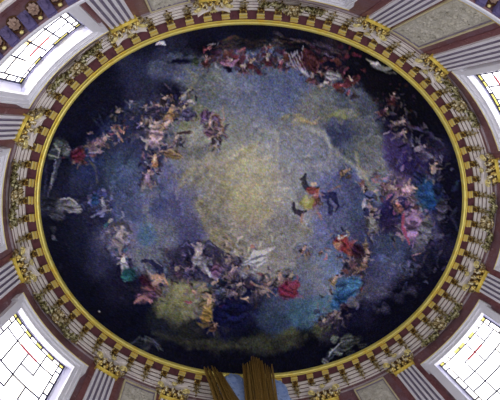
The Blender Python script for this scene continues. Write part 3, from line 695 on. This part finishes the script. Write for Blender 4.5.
for s in pos:
    k, q = bay_of(s); lst.setdefault(k, []).append((q, s))
first = True
for k in sorted(lst):
    L_ = sorted(lst[k])
    for j, (q, s) in enumerate(L_):
        o = mod0 if first else copy_tree(mod0); first = False
        o.matrix_world = root_matrix(s, .27, 13.97)
        tag(o, 'gilded scroll bracket %s, %s of %d going clockwise' % (bay_names[k], ORD[j], len(L_)), 'bracket', 'gilded modillions under the gold ring')

# ------------------------------------------------------------------ pilasters (origin at the neck ring, on the wall face)
ZN = 12.62
def make_pilaster():
    r = bpy.data.objects.new('fluted_pilaster', None); COL.objects.link(r)
    # shaft: five fillets and four flutes, tapering not at all
    xs_, ys_, mi = [], [], []
    hw = .37; nf = 4; fw = .078; sw = (2*hw-nf*fw)/(nf+1)
    prof = [(-hw, 0, 0), (-hw, -.12, 0)]; x = -hw
    for i in range(nf+1):
        prof.append((x+sw, -.12, 1)) ; x += sw
        if i < nf:
            for k in range(1, 6):
                a = PI*k/6; prof.append((x+fw/2-fw/2*math.cos(a), -.12+.055*math.sin(a), 1))
            prof.append((x+fw, -.12, 0)); x += fw
    prof[-1] = (hw, -.12, 0); prof.append((hw, 0, 0))
    sh_ = MB(); n = len(prof)
    zz = [0, -1.2, -2.4, -3.6, -4.6]
    for z in zz: sh_.v += [Vector((p[0], p[1], z)) for p in prof]
    for j in range(len(zz)-1):
        for k in range(n-1):
            sh_.f.append([j*n+k, j*n+k+1, (j+1)*n+k+1, (j+1)*n+k])
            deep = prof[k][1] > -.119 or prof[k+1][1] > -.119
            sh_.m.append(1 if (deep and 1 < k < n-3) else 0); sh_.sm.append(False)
    sh_.build('shaft', [M['pilaster'], M['flute_shade']], r)
    nk = MB()
    nk.tube([(-.43, -.15, .03), (.43, -.15, .03)], .045, 8); nk.box(-.43, .43, -.17, 0, -.02, .03); nk.tube([(-.41, -.14, -.035), (.41, -.14, -.035)], .026, 8)
    nk.build('neck_ring', M['gold'], r)
    cp = MB(); cp.box(-.36, .36, -.13, 0, .03, .58); cap = cp.build('capital_bell', M['bronze'], r)
    lv = MB()
    for x in (-.36, -.12, .12, .36): lv.leaf((x, -.14, .05), (0, -.45, 1), (0, -1, 0), .27, .17, .9, .02)
    lv.build('lower_leaves', M['gilt'], cap)
    lv = MB()
    for x in (-.25, 0, .25): lv.leaf((x, -.15, .22), (0, -.5, 1), (0, -1, 0), .32, .17, .95, .02)
    for sx in (-1, 1): lv.leaf((sx*.40, -.10, .16), (sx*.6, -.2, 1), (sx, -.6, 0), .36, .18, .8, .02)
    lv.build('upper_leaves', M['gilt_cream'], cap)
    for sx in (-1, 1):
        v = MB(); pts = []
        for i in range(18):
            a = -.6+i*.55; rr = .15*(1-i/21)
            pts.append((sx*(.46+rr*math.cos(a)*.9), -.26+rr*math.cos(a)*-.35, .44+rr*math.sin(a)))
        v.tube(pts, .036, 6); v.ball((sx*.46, -.28, .44), .045, 8)
        v.build('volute', M['gold_pale'], cap)
    fl = MB(); fl.ball((0, -.30, .60), (.07, .05, .07), 8)
    for i in range(6):
        a = 2*PI*i/6; fl.leaf((0, -.30, .60), (math.cos(a), -.2, math.sin(a)), (0, -1, 0), .13, .08, .4, .012)
    fl.build('flower', M['gold_pale'], cap)
    ab = MB()
    for z0, z1, e in ((.58, .63, .0), (.63, .70, .04)):
        n = 12; fr = []; bk = []
        for i in range(n+1):
            u = -1+2*i/n; fr.append((u*(.47+e), -.24-e-.14*u*u, 0)); bk.append((u*(.47+e), 0, 0))
        poly = fr+bk[::-1]; lo = [Vector((p[0], p[1], z0)) for p in poly]; hi = [Vector((p[0], p[1], z1)) for p in poly]
        ab.rings([lo, hi], 0, False)
    ab.build('abacus', M['stone'], cap)
    return r
pil0 = make_pilaster()
for i, s in enumerate(S_PIL):
    o = pil0 if i == 0 else copy_tree(pil0)
    o.matrix_world = root_matrix(s, WALL-.005, ZN)
    tag(o, 'fluted pilaster with gilded capital, '+PIL_WHERE[i], 'pilaster', 'fluted pilasters of the drum')
# deep red marble strips flanking the pilasters
def marble_strip(s, x0, x1, z0, z1, k):
    b = MB(); b.box(x0, x1, -.03, 0, z0, z1, 4); o = b.build('trim_%d' % k, M['marble_red'], xf=bend(s)); o['kind'] = 'structure'
k = 4
for i, s in enumerate(S_PIL):
    marble_strip(s, -.56, .56, 8.2, 12.96, k); k += 1

# ------------------------------------------------------------------ windows
def frame_rect(b, hw, z0, z1, w, y0, y1, ear=0., mi=0):
    """moulded rectangular surround hw.. = inner half width, w = width of band, optional crossette ears"""
    b.box(-hw-w-ear, hw+w+ear, y0, y1, z1, z1+w, 14, mi)
    b.box(-hw-w, -hw, y0, y1, z0, z1, 2, mi); b.box(hw, hw+w, y0, y1, z0, z1, 2, mi)
    if ear:
        b.box(-hw-w-ear, -hw-w, y0, y1, z1-.34, z1, 1, mi); b.box(hw+w, hw+w+ear, y0, y1, z1-.34, z1, 1, mi)
    b.box(-hw-w, hw+w, y0, y1, z0-w, z0, 14, mi)

def make_window(idx, s, where, seed):
    r = random.Random(seed)
    M0 = root_matrix(s, WALL, 9.3)
    root = empty('window_%d' % idx, mtx=M0)
    tag(root, kind='structure')
    xf = bend(s)
    f = MB()
    hw = W_OUT-.02
    frame_rect(f, hw, W_BOT, W_TOP, .13, -.10, .02)
    frame_rect(f, hw+.13, W_BOT-.13, W_TOP+.13, .10, -.16, .02, .07)
    frame_rect(f, hw+.23, W_BOT-.23, W_TOP+.23, .05, -.20, .02, .09); f.box(-hw-.25, hw+.25, -.03, .02, W_TOP+.26, W_TOP+.40, 14)
    f.build('window_frame', M['white'], root, xf, M0)
    gl = MB()                                                   # thin gold fillet on the outer edge of the surround
    gl.box(-hw-.37, hw+.37, -.215, -.19, W_TOP+.26, W_TOP+.285, 14); gl.build('gilded_fillet', M['gold_pale'], root, xf, M0)
    # splayed reveal from the wall opening to the glass
    gh, gt, gb, gd = 1.17, 12.34, 9.40, .30
    rv = MB(); n = 14; lo = []
    def loop(h, z0, z1, y):
        p = [(-h+2*h*i/n, y, z1) for i in range(n+1)]+[(h, y, z1+(z0-z1)*i/6) for i in range(1, 7)]
        p += [(h-2*h*i/n, y, z0) for i in range(1, n+1)]+[(-h, y, z0+(z1-z0)*i/6) for i in range(1, 6)]
        return [Vector(q) for q in p]
    rv.rings([loop(W_OUT, W_BOT, W_TOP, -.02), loop(W_OUT-.03, W_BOT+.02, W_TOP+.05, .10), loop(gh+.04, gb-.02, gt+.01, gd-.02), loop(gh, gb, gt-.02, gd), loop(gh, gb, gt-.02, gd+.1)], 0, False, True, False)
    rv.build('reveal', M['reveal'], root, xf, M0)
    # the glass: a border of narrow yellow panes and a field of white ones
    bw = .19; cols = 4; cw = (2*gh-2*bw)/cols; rows = 5; rh = (gt-gb-2*bw)/rows
    pn = MB()
    def pane(x0, x1, z0, z1, mi): 
        pn.add([(x0, gd+.035, z0), (x1, gd+.035, z0), (x1, gd+.035, z1), (x0, gd+.035, z1), (x0, gd+.045, z0), (x1, gd+.045, z0), (x1, gd+.045, z1), (x0, gd+.045, z1)],
               [(0, 1, 2, 3), (7, 6, 5, 4), (0, 4, 5, 1), (1, 5, 6, 2), (2, 6, 7, 3), (3, 7, 4, 0)], mi)
    for i in range(cols):
        for j in range(rows):
            x0 = -gh+bw+i*cw; z0 = gb+bw+j*rh
            if r.random() < .4:
                pane(x0, x0+cw/2, z0, z0+rh, r.choice([0, 0, 1])); pane(x0+cw/2, x0+cw, z0, z0+rh, 0)
            else: pane(x0, x0+cw, z0, z0+rh, 1 if r.random() < .12 else 0)
    for i in range(cols*2):
        x0 = -gh+bw+i*cw/2
        for z in (gb, gt-bw): pane(x0, x0+cw/2, z, z+bw, r.choice([2, 1, 2]) if z > 11 else 1)
    for j in range(rows*2):
        z0 = gb+bw+j*rh/2
        for x in (-gh, gh-bw): pane(x, x+bw, z0, z0+rh/2, r.choice([0, 0, 1]))
    for x in (-gh, gh-bw):
        for z in (gb, gt-bw): pane(x, x+bw, z, z+bw, 2)
    if where == 'upper left': pane(-.10, .30, gt-1.5, gt-1.15, 3)
    pn.build('glass', [M['pane'], M['pane_warm'], M['pane_yellow'], M['pane_orange']], root, xf, M0)
    ld = MB(); T = .034
    def bar(x0, x1, z0, z1, mi=0, nx=1): ld.box(x0, x1, gd+.015, gd+.05, z0, z1, nx, mi)
    for x in (-gh+bw, gh-bw): bar(x-T*.6, x+T*.6, gb, gt)
    for z in (gb+bw, gt-bw): bar(-gh, gh, z-T*.6, z+T*.6, 0, 12)
    for x in (-gh+.02, gh-.02): bar(x-.03, x+.03, gb, gt)
    for z in (gb+.02, gt-.025): bar(-gh, gh, z-.03, z+.03, 0, 12)
    for i in range(1, cols):
        x = -gh+bw+i*cw
        for j in range(rows):
            if r.random() < .8: bar(x-T*.62, x+T*.62, gb+bw+j*rh, gb+bw+(j+1)*rh)
    for j in range(1, rows):
        z = gb+bw+j*rh
        for i in range(cols):
            if r.random() < .85: bar(-gh+bw+i*cw, -gh+bw+(i+1)*cw, z-T*.62, z+T*.62, 0, 3)
    for i in range(0, cols*2, 2):
        x = -gh+bw+(i+1)*cw/2; bar(x-T*.7, x+T*.7, gt-bw, gt)
    for j in range(1, rows*2, 2):
        z = gb+bw+j*rh/2
        bar(-gh, -gh+bw, z-T*.7, z+T*.7); bar(gh-bw, gh, z-T*.7, z+T*.7)
    ld.build('leading', [M['lead']], root, xf, M0)
    rd = MB(); z = gt-bw-rh; x = -gh+bw+(2 if where != 'upper right' else 3)*cw
    rd.box(x-.34, x+.34, gd+.01, gd+.03, z-.035, z+.035, 3); rd.build('red_bar', M['lead_red'], root, xf, M0)
    # sill block closing the wall below is part of the frame
for i, (s, w, seed) in enumerate(WIN): make_window(i+1, s, w, seed)

# ------------------------------------------------------------------ blind windows on the four axes
def make_blind(s, where):
    M0 = root_matrix(s, WALL, 9.3); root = empty('blind_window', mtx=M0); xf = bend(s); hw = 1.24
    f = MB(); top = 12.02
    frame_rect(f, hw, W_BOT, top, .12, -.10, .02); frame_rect(f, hw+.12, W_BOT-.12, top+.12, .10, -.16, .02, .06); frame_rect(f, hw+.22, W_BOT-.22, top+.22, .05, -.20, .02, .08)
    f.build('surround', M['white'], root, xf, M0)
    p = MB(); p.box(-hw, hw, -.04, .0, W_BOT, top, 14); p.build('back_panel', M['pilaster'], root, xf, M0)
    g = MB(); g.box(-hw-.36, hw+.36, -.215, -.19, top+.25, top+.275, 14); g.build('gilded_fillet', M['gold_pale'], root, xf, M0)
    tag(root, 'pale blind window with white moulded surround in the %s bay' % where, 'blind window', 'blind windows of the drum')
for s, w in AX: make_blind(s, w)

# ------------------------------------------------------------------ relief panels
def make_relief(s, where, seed):
    r = random.Random(seed)
    M0 = root_matrix(s, WALL, 9.0); root = empty('relief_panel', mtx=M0); xf = bend(s)
    hw = .60 if 'right' in where and 'upper' in where else .62; z0, z1 = 8.7, 12.86
    f = MB(); w = .055
    f.box(-hw, hw, -.09, .0, z1-w, z1, 6); f.box(-hw, hw, -.09, 0, z0, z0+w, 6); f.box(-hw, -hw+w, -.09, 0, z0, z1, 1); f.box(hw-w, hw, -.09, 0, z0, z1, 1)
    f.build('panel_frame', M['frame_cream'], root, xf, M0)
    g = MB(); e = .075
    g.box(-hw+w, hw-w, -.06, 0, z1-w-.03, z1-w, 6); g.box(-hw+w, -hw+w+.03, -.06, 0, z0+w, z1-w, 1); g.box(hw-w-.03, hw-w, -.06, 0, z0+w, z1-w, 1)
    g.build('inner_moulding', M['flute_shade'], root, xf, M0)
    nx, nz = 40, 150; q = MB(); vs = []; fs = []; iw = hw-.085
    for j in range(nz+1):
        for i in range(nx+1):
            x = -iw+2*iw*i/nx; z = z0+.06+(z1-.09-z0-.06)*j/nz
            h = mnoise.fractal(Vector((x*8+seed, z*8, seed)), .8, 2.1, 4)
            h = abs(h)**.8*.09; edge = min(1, min(i, nx-i, j, nz-j)/4)
            vs.append((x, -.03-h*edge, z))
    for j in range(nz):
        for i in range(nx):
            a = j*(nx+1)+i; fs.append((a, a+1, a+nx+2, a+nx+1))
    q.add(vs, fs, 0, True); fld = q.build('relief_field', M['relief'], root, xf, M0)
    zc = z0+.5
    while zc < z1-.35:
        v = MB()
        for sx in (-1, 1):
            R = r.uniform(.14, .2); pts = []
            for i in range(14):
                a = i*.5; rr = R*(1-i/17); pts.append((sx*(.24+rr*math.cos(a)*.9), -.06, zc+sx*.1+rr*math.sin(a)))
            v.tube(pts, .02, 5)
            for k in range(3): 
                a = r.uniform(0, 2*PI); v.leaf((sx*.24, -.06, zc+sx*.1), (math.cos(a), -.1, math.sin(a)), (0, -1, 0), .16, .08, .4, .01)
        v.ball((0, -.06, zc), (.07, .05, .09), 8); zc += .52
        v.build('foliage_scroll', M['relief'], root, xf, M0)
    tag(root, 'tall grey carved relief panel in gilt frame, %s between two pilasters' % where, 'relief panel', 'carved relief panels')
for i, (s, w) in enumerate(PAN): make_relief(s, w, 3+i*5)

# ------------------------------------------------------------------ foliage cartouches over windows and blind windows
def make_garland(mats, seed):
    r = random.Random(seed)
    root = bpy.data.objects.new('foliage_cartouche', None); COL.objects.link(root)
    sh_ = MB()
    for i in range(9):
        a = PI*(.06+.88*i/8); sh_.leaf((0, -.12, 0), (math.cos(a), -.35, math.sin(a)), (0, -1, 0), .34, .13, .7, .018)
    sh_.ball((0, -.18, 0), (.11, .09, .11), 10); sh_.torus((0, -.16, .0), .16, .03)
    sh_.build('shell', mats[0], root)
    for sx in (-1, 1):
        g = MB()
        for i in range(13):
            q = i/12; x = sx*(.15+.62*q); z = .04-.16*math.sin(PI*q)+.05*r.uniform(-1, 1)
            for kk in range(2):
                a = r.uniform(-1.3, 1.3); g.leaf((x, -.10-.04*kk, z), (sx*math.cos(a), -.4, math.sin(a)), (0, -1, .1), r.uniform(.15, .26)*(1-.3*q), .10, .7, .015)
            g.ball((x, -.17, z+r.uniform(-.06, .06)), r.uniform(.03, .055), 7)
        g.build('foliage_spray', mats[1], root)
        sc = MB(); pts = []
        for i in range(15):
            a = i*.55; rr = .13*(1-i/18); pts.append((sx*(.80+rr*math.cos(a)), -.10, .0+rr*math.sin(a)))
        sc.tube(pts, .03, 6); sc.build('scroll', mats[0], root)
    return root
gar0 = make_garland([M['gilt_cream'], M['gilt_olive']], 5)
names_ = [(WIN[0][0]-.006, 'over the upper right stained window', 12.97), (WIN[1][0], 'over the lower right stained window', 12.97), (WIN[2][0]+.004, 'over the lower left stained window', 12.97), (WIN[3][0]+.003, 'over the upper left stained window', 12.97),
          (AX[0][0], 'at the very top edge', 13.10), (AX[1][0], 'at the right edge', 12.98), (AX[3][0], 'at the left edge', 12.98)]
for i, (s, w, z) in enumerate(names_):
    o = gar0 if i == 0 else copy_tree(gar0)
    o.matrix_world = root_matrix(s, WALL-.08, z) @ Matrix.Diagonal((1.2, 1.1, 1.3, 1))
    tag(o, 'olive gold foliage cartouche %s, between the brackets and window head' % w, 'cartouche', 'foliage cartouches')

# ------------------------------------------------------------------ lower cornice that cuts off the windows
sweep('trim_20', [(.60, 8.75), (.30, 8.62), (.0, 8.50), (-.045, 8.46), (-.06, 8.40)], [M['gold']], kind='structure')
sweep('trim_21', [(-.06, 8.40), (-.045, 8.375), (-.045, 8.35)], [M['bronze']])
sweep('trim_22', [(-.045, 8.35), (-.10, 8.33), (-.10, 8.24), (-.075, 8.22)], [M['white']])
sweep('trim_23', [(-.075, 8.22), (-.04, 8.20), (-.03, 8.26), (.44, 8.26), (.44, 8.12)], [M['marble']])
sweep('trim_24', [(.44, 8.12), (.44, 8.05), (.47, 8.02), (.47, 7.94)], [M['stone']])
sweep('trim_25', [(.47, 7.94), (.50, 7.92), (.50, 7.80), (.56, 7.78), (.56, 7.6), (.62, 7.6)], [M['gold_old']])
def make_rosette():
    r = bpy.data.objects.new('soffit_rosette', None); COL.objects.link(r)
    a = MB(); a.torus((0, 0, -.035), .135, .022, 'Z', 18, 6); a.build('ring', M['bronze'], r)
    f = MB()
    for i in range(8):
        q = 2*PI*i/8; f.leaf((.02*math.cos(q), .02*math.sin(q), -.03), (math.cos(q), math.sin(q), -.25), (0, 0, -1), .115, .085, .5, .01)
    f.ball((0, 0, -.07), .03, 8); f.build('flower', M['rose'], r)
    g = MB(); g.ball((0, -.17, -.03), (.05, .035, .03), 8); g.build('bead', M['gold_pale'], r)
    return r
def make_block():
    r = bpy.data.objects.new('soffit_block', None); COL.objects.link(r)
    b = MB(); b.box(-.10, .10, -.17, .15, -.11, 0); b.box(-.085, .085, -.155, .13, -.14, -.11); b.build('body', M['block'], r)
    l = MB(); l.leaf((0, .14, -.14), (0, -1, -.05), (0, 0, -1), .26, .13, .35, .012); l.build('leaf', M['block'], r)
    return r
ro0 = make_rosette(); bl0 = make_block(); cnt = 0
segs = [(.8525-.0096*3, 9, 'upper left'), (.0565, 9, 'upper right')]
f1 = f2 = True
for s0, n, w in segs:
    for i in range(n):
        sb = (s0+i*.0096) % 1; sr = (sb+.0048) % 1
        o = bl0 if f1 else copy_tree(bl0); f1 = False
        o.matrix_world = root_matrix(sb, .10, 8.26)
        tag(o, 'violet soffit block of the lower cornice, %s corner, %s going clockwise' % (w, ORD[i]), 'soffit block', 'violet blocks under the lower cornice')
        o = ro0 if f2 else copy_tree(ro0); f2 = False
        o.matrix_world = root_matrix(sr, .20, 8.26)
        tag(o, 'brown ringed soffit rosette of the lower cornice, %s corner, %s going clockwise' % (w, ORD[i]), 'rosette', 'rosettes under the lower cornice')

# ------------------------------------------------------------------ gilded rays and stucco cloud of the altar glory
def make_rays(name, bl, br, tops, zb, label, seed, Y=6.1):
    r = random.Random(seed); root = empty(name, mtx=Matrix.Translation(((bl+br)/2, Y, zb)))
    n = 20; M0 = root.matrix_world
    for i in range(n):
        q = i/(n-1); k = q*(len(tops)-1); a = min(int(k), len(tops)-2); fr = k-a
        tx = tops[a][0]*(1-fr)+tops[a+1][0]*fr; tz = tops[a][1]*(1-fr)+tops[a+1][1]*fr-r.uniform(0, .16)
        bx = bl+(br-bl)*q; w = (br-bl)/n*r.uniform(.7, 1.2); y = Y+r.uniform(-.10, .08)
        b = MB(); rings = []
        for j in range(6):
            u = j/5; x = bx+(tx-bx)*u; z = zb+(tz-zb)*u; ww = w*(1-.25*u) if j < 5 else w*.5
            rings.append([Vector((x-ww, y, z)), Vector((x-ww*.2, y-.05, z)), Vector((x+ww, y, z)), Vector((x+ww*.2, y+.05, z))])
        b.rings(rings, 0, False); b.build('ray', M['ray_gold'], root, None, M0)
    tag(root, label, 'ray bundle', 'gilded rays of the glory')
make_rays('gilded_ray_bundle', -1.20, -.20, [(-1.74, 13.86), (-1.45, 13.86), (-1.2, 13.72), (-1.0, 13.40)], 11.0, 'narrow brown gold sheaf of rays leaning left at the bottom edge', 2)
make_rays('gilded_ray_bundle', -.42, .52, [(-.27, 13.83), (-.10, 13.65), (.11, 14.12), (.38, 14.18), (.50, 13.65), (.80, 13.50)], 10.7, 'broad upright brown gold sheaf of rays at the bottom edge', 5, 5.8)
def cloud_mesh(name, c, r, label, seed):
    b = MB(); n, m = 40, 26; rg = []
    for j in range(1, m):
        th = PI*j/m; ring = []
        for i in range(n):
            ph = 2*PI*i/n; d = Vector((math.sin(th)*math.cos(ph), math.sin(th)*math.sin(ph), math.cos(th)))
            k = 1+.22*mnoise.fractal(d*2.2+Vector((seed, 0, 0)), 1, 2, 3)+.10*abs(math.sin(d.x*7+d.z*4+seed))
            ring.append(Vector((c[0]+d.x*r[0]*k, c[1]+d.y*r[1]*k, c[2]+d.z*r[2]*k)))
        rg.append(ring)
    b.rings(rg, 0, True); M0 = Matrix.Translation((c[0], c[1], c[2]-r[2]))
    o = b.build(name, M['cloud'], None, None, M0); o.matrix_world = M0
    tag(o, label, 'stucco cloud', 'stucco clouds of the glory')
cloud_mesh('stucco_cloud', (-.60, 6.36, 12.55), (.50, .16, 1.15), 'blue grey stucco cloud between the two sheaves of rays', 2)
cloud_mesh('stucco_cloud', (.90, 6.36, 12.35), (.48, .16, 1.15), 'blue grey stucco cloud right of the broad sheaf of rays', 6)

# ------------------------------------------------------------------ light: daylight through the panes, an ambient world with added bright spots from below
w = bpy.data.worlds.new('world'); SC.world = w; w.use_nodes = True
nt = w.node_tree; bg = nt.nodes['Background']; bg.inputs['Strength'].default_value = 1.0
# dim all round, with unseen bright spots added low down for directional light
tc = nt.nodes.new('ShaderNodeTexCoord'); acc = None
for d, power, gain in (((.75, .35, -.56), 14, 2.6), ((-.8, .25, -.55), 14, 2.2), ((.1, -.9, -.42), 12, 1.6), ((.0, .35, -.94), 3, .45)):
    d = Vector(d).normalized()
    dp = nt.nodes.new('ShaderNodeVectorMath'); dp.operation = 'DOT_PRODUCT'; dp.inputs[1].default_value = d
    nt.links.new(tc.outputs['Generated'], dp.inputs[0])
    mxn = nt.nodes.new('ShaderNodeMath'); mxn.operation = 'MAXIMUM'; mxn.inputs[1].default_value = 0; nt.links.new(dp.outputs['Value'], mxn.inputs[0])
    pw = nt.nodes.new('ShaderNodeMath'); pw.operation = 'POWER'; pw.inputs[1].default_value = power; nt.links.new(mxn.outputs[0], pw.inputs[0])
    ml = nt.nodes.new('ShaderNodeMath'); ml.operation = 'MULTIPLY_ADD'; ml.inputs[1].default_value = gain; nt.links.new(pw.outputs[0], ml.inputs[0])
    if acc is None: ml.inputs[2].default_value = .2
    else: nt.links.new(acc.outputs[0], ml.inputs[2])
    acc = ml
vm = nt.nodes.new('ShaderNodeVectorMath'); vm.operation = 'SCALE'; vm.inputs[0].default_value = (.95, .93, 1.0)
nt.links.new(acc.outputs[0], vm.inputs['Scale']); nt.links.new(vm.outputs[0], bg.inputs['Color'])

# ------------------------------------------------------------------ camera
R = [[0.9877964669801497, -0.10040746739487942, -0.1190650255653616], [0.07752315668354112, 0.9799994111015706, -0.1832793344007816], [0.13508626872984952, 0.1718123823591321, 0.9758238597558097]]
cam = bpy.data.cameras.new('camera'); co = bpy.data.objects.new('camera', cam); COL.objects.link(co)
cam.sensor_width = 36; cam.sensor_fit = 'HORIZONTAL'; cam.lens = 36*396.5369/500; cam.clip_end = 200
right, down, fwd = Vector(R[0]), Vector(R[1]), Vector(R[2])
mw = Matrix((( right.x, -down.x, -fwd.x, -2.5506), (right.y, -down.y, -fwd.y, -2.9594), (right.z, -down.z, -fwd.z, 0), (0, 0, 0, 1)))
co.matrix_world = mw
SC.camera = co
SC.view_settings.view_transform = 'Standard'; SC.view_settings.look = 'None'; SC.view_settings.exposure = 0; SC.view_settings.gamma = 1; SC.view_settings.use_curve_mapping = False
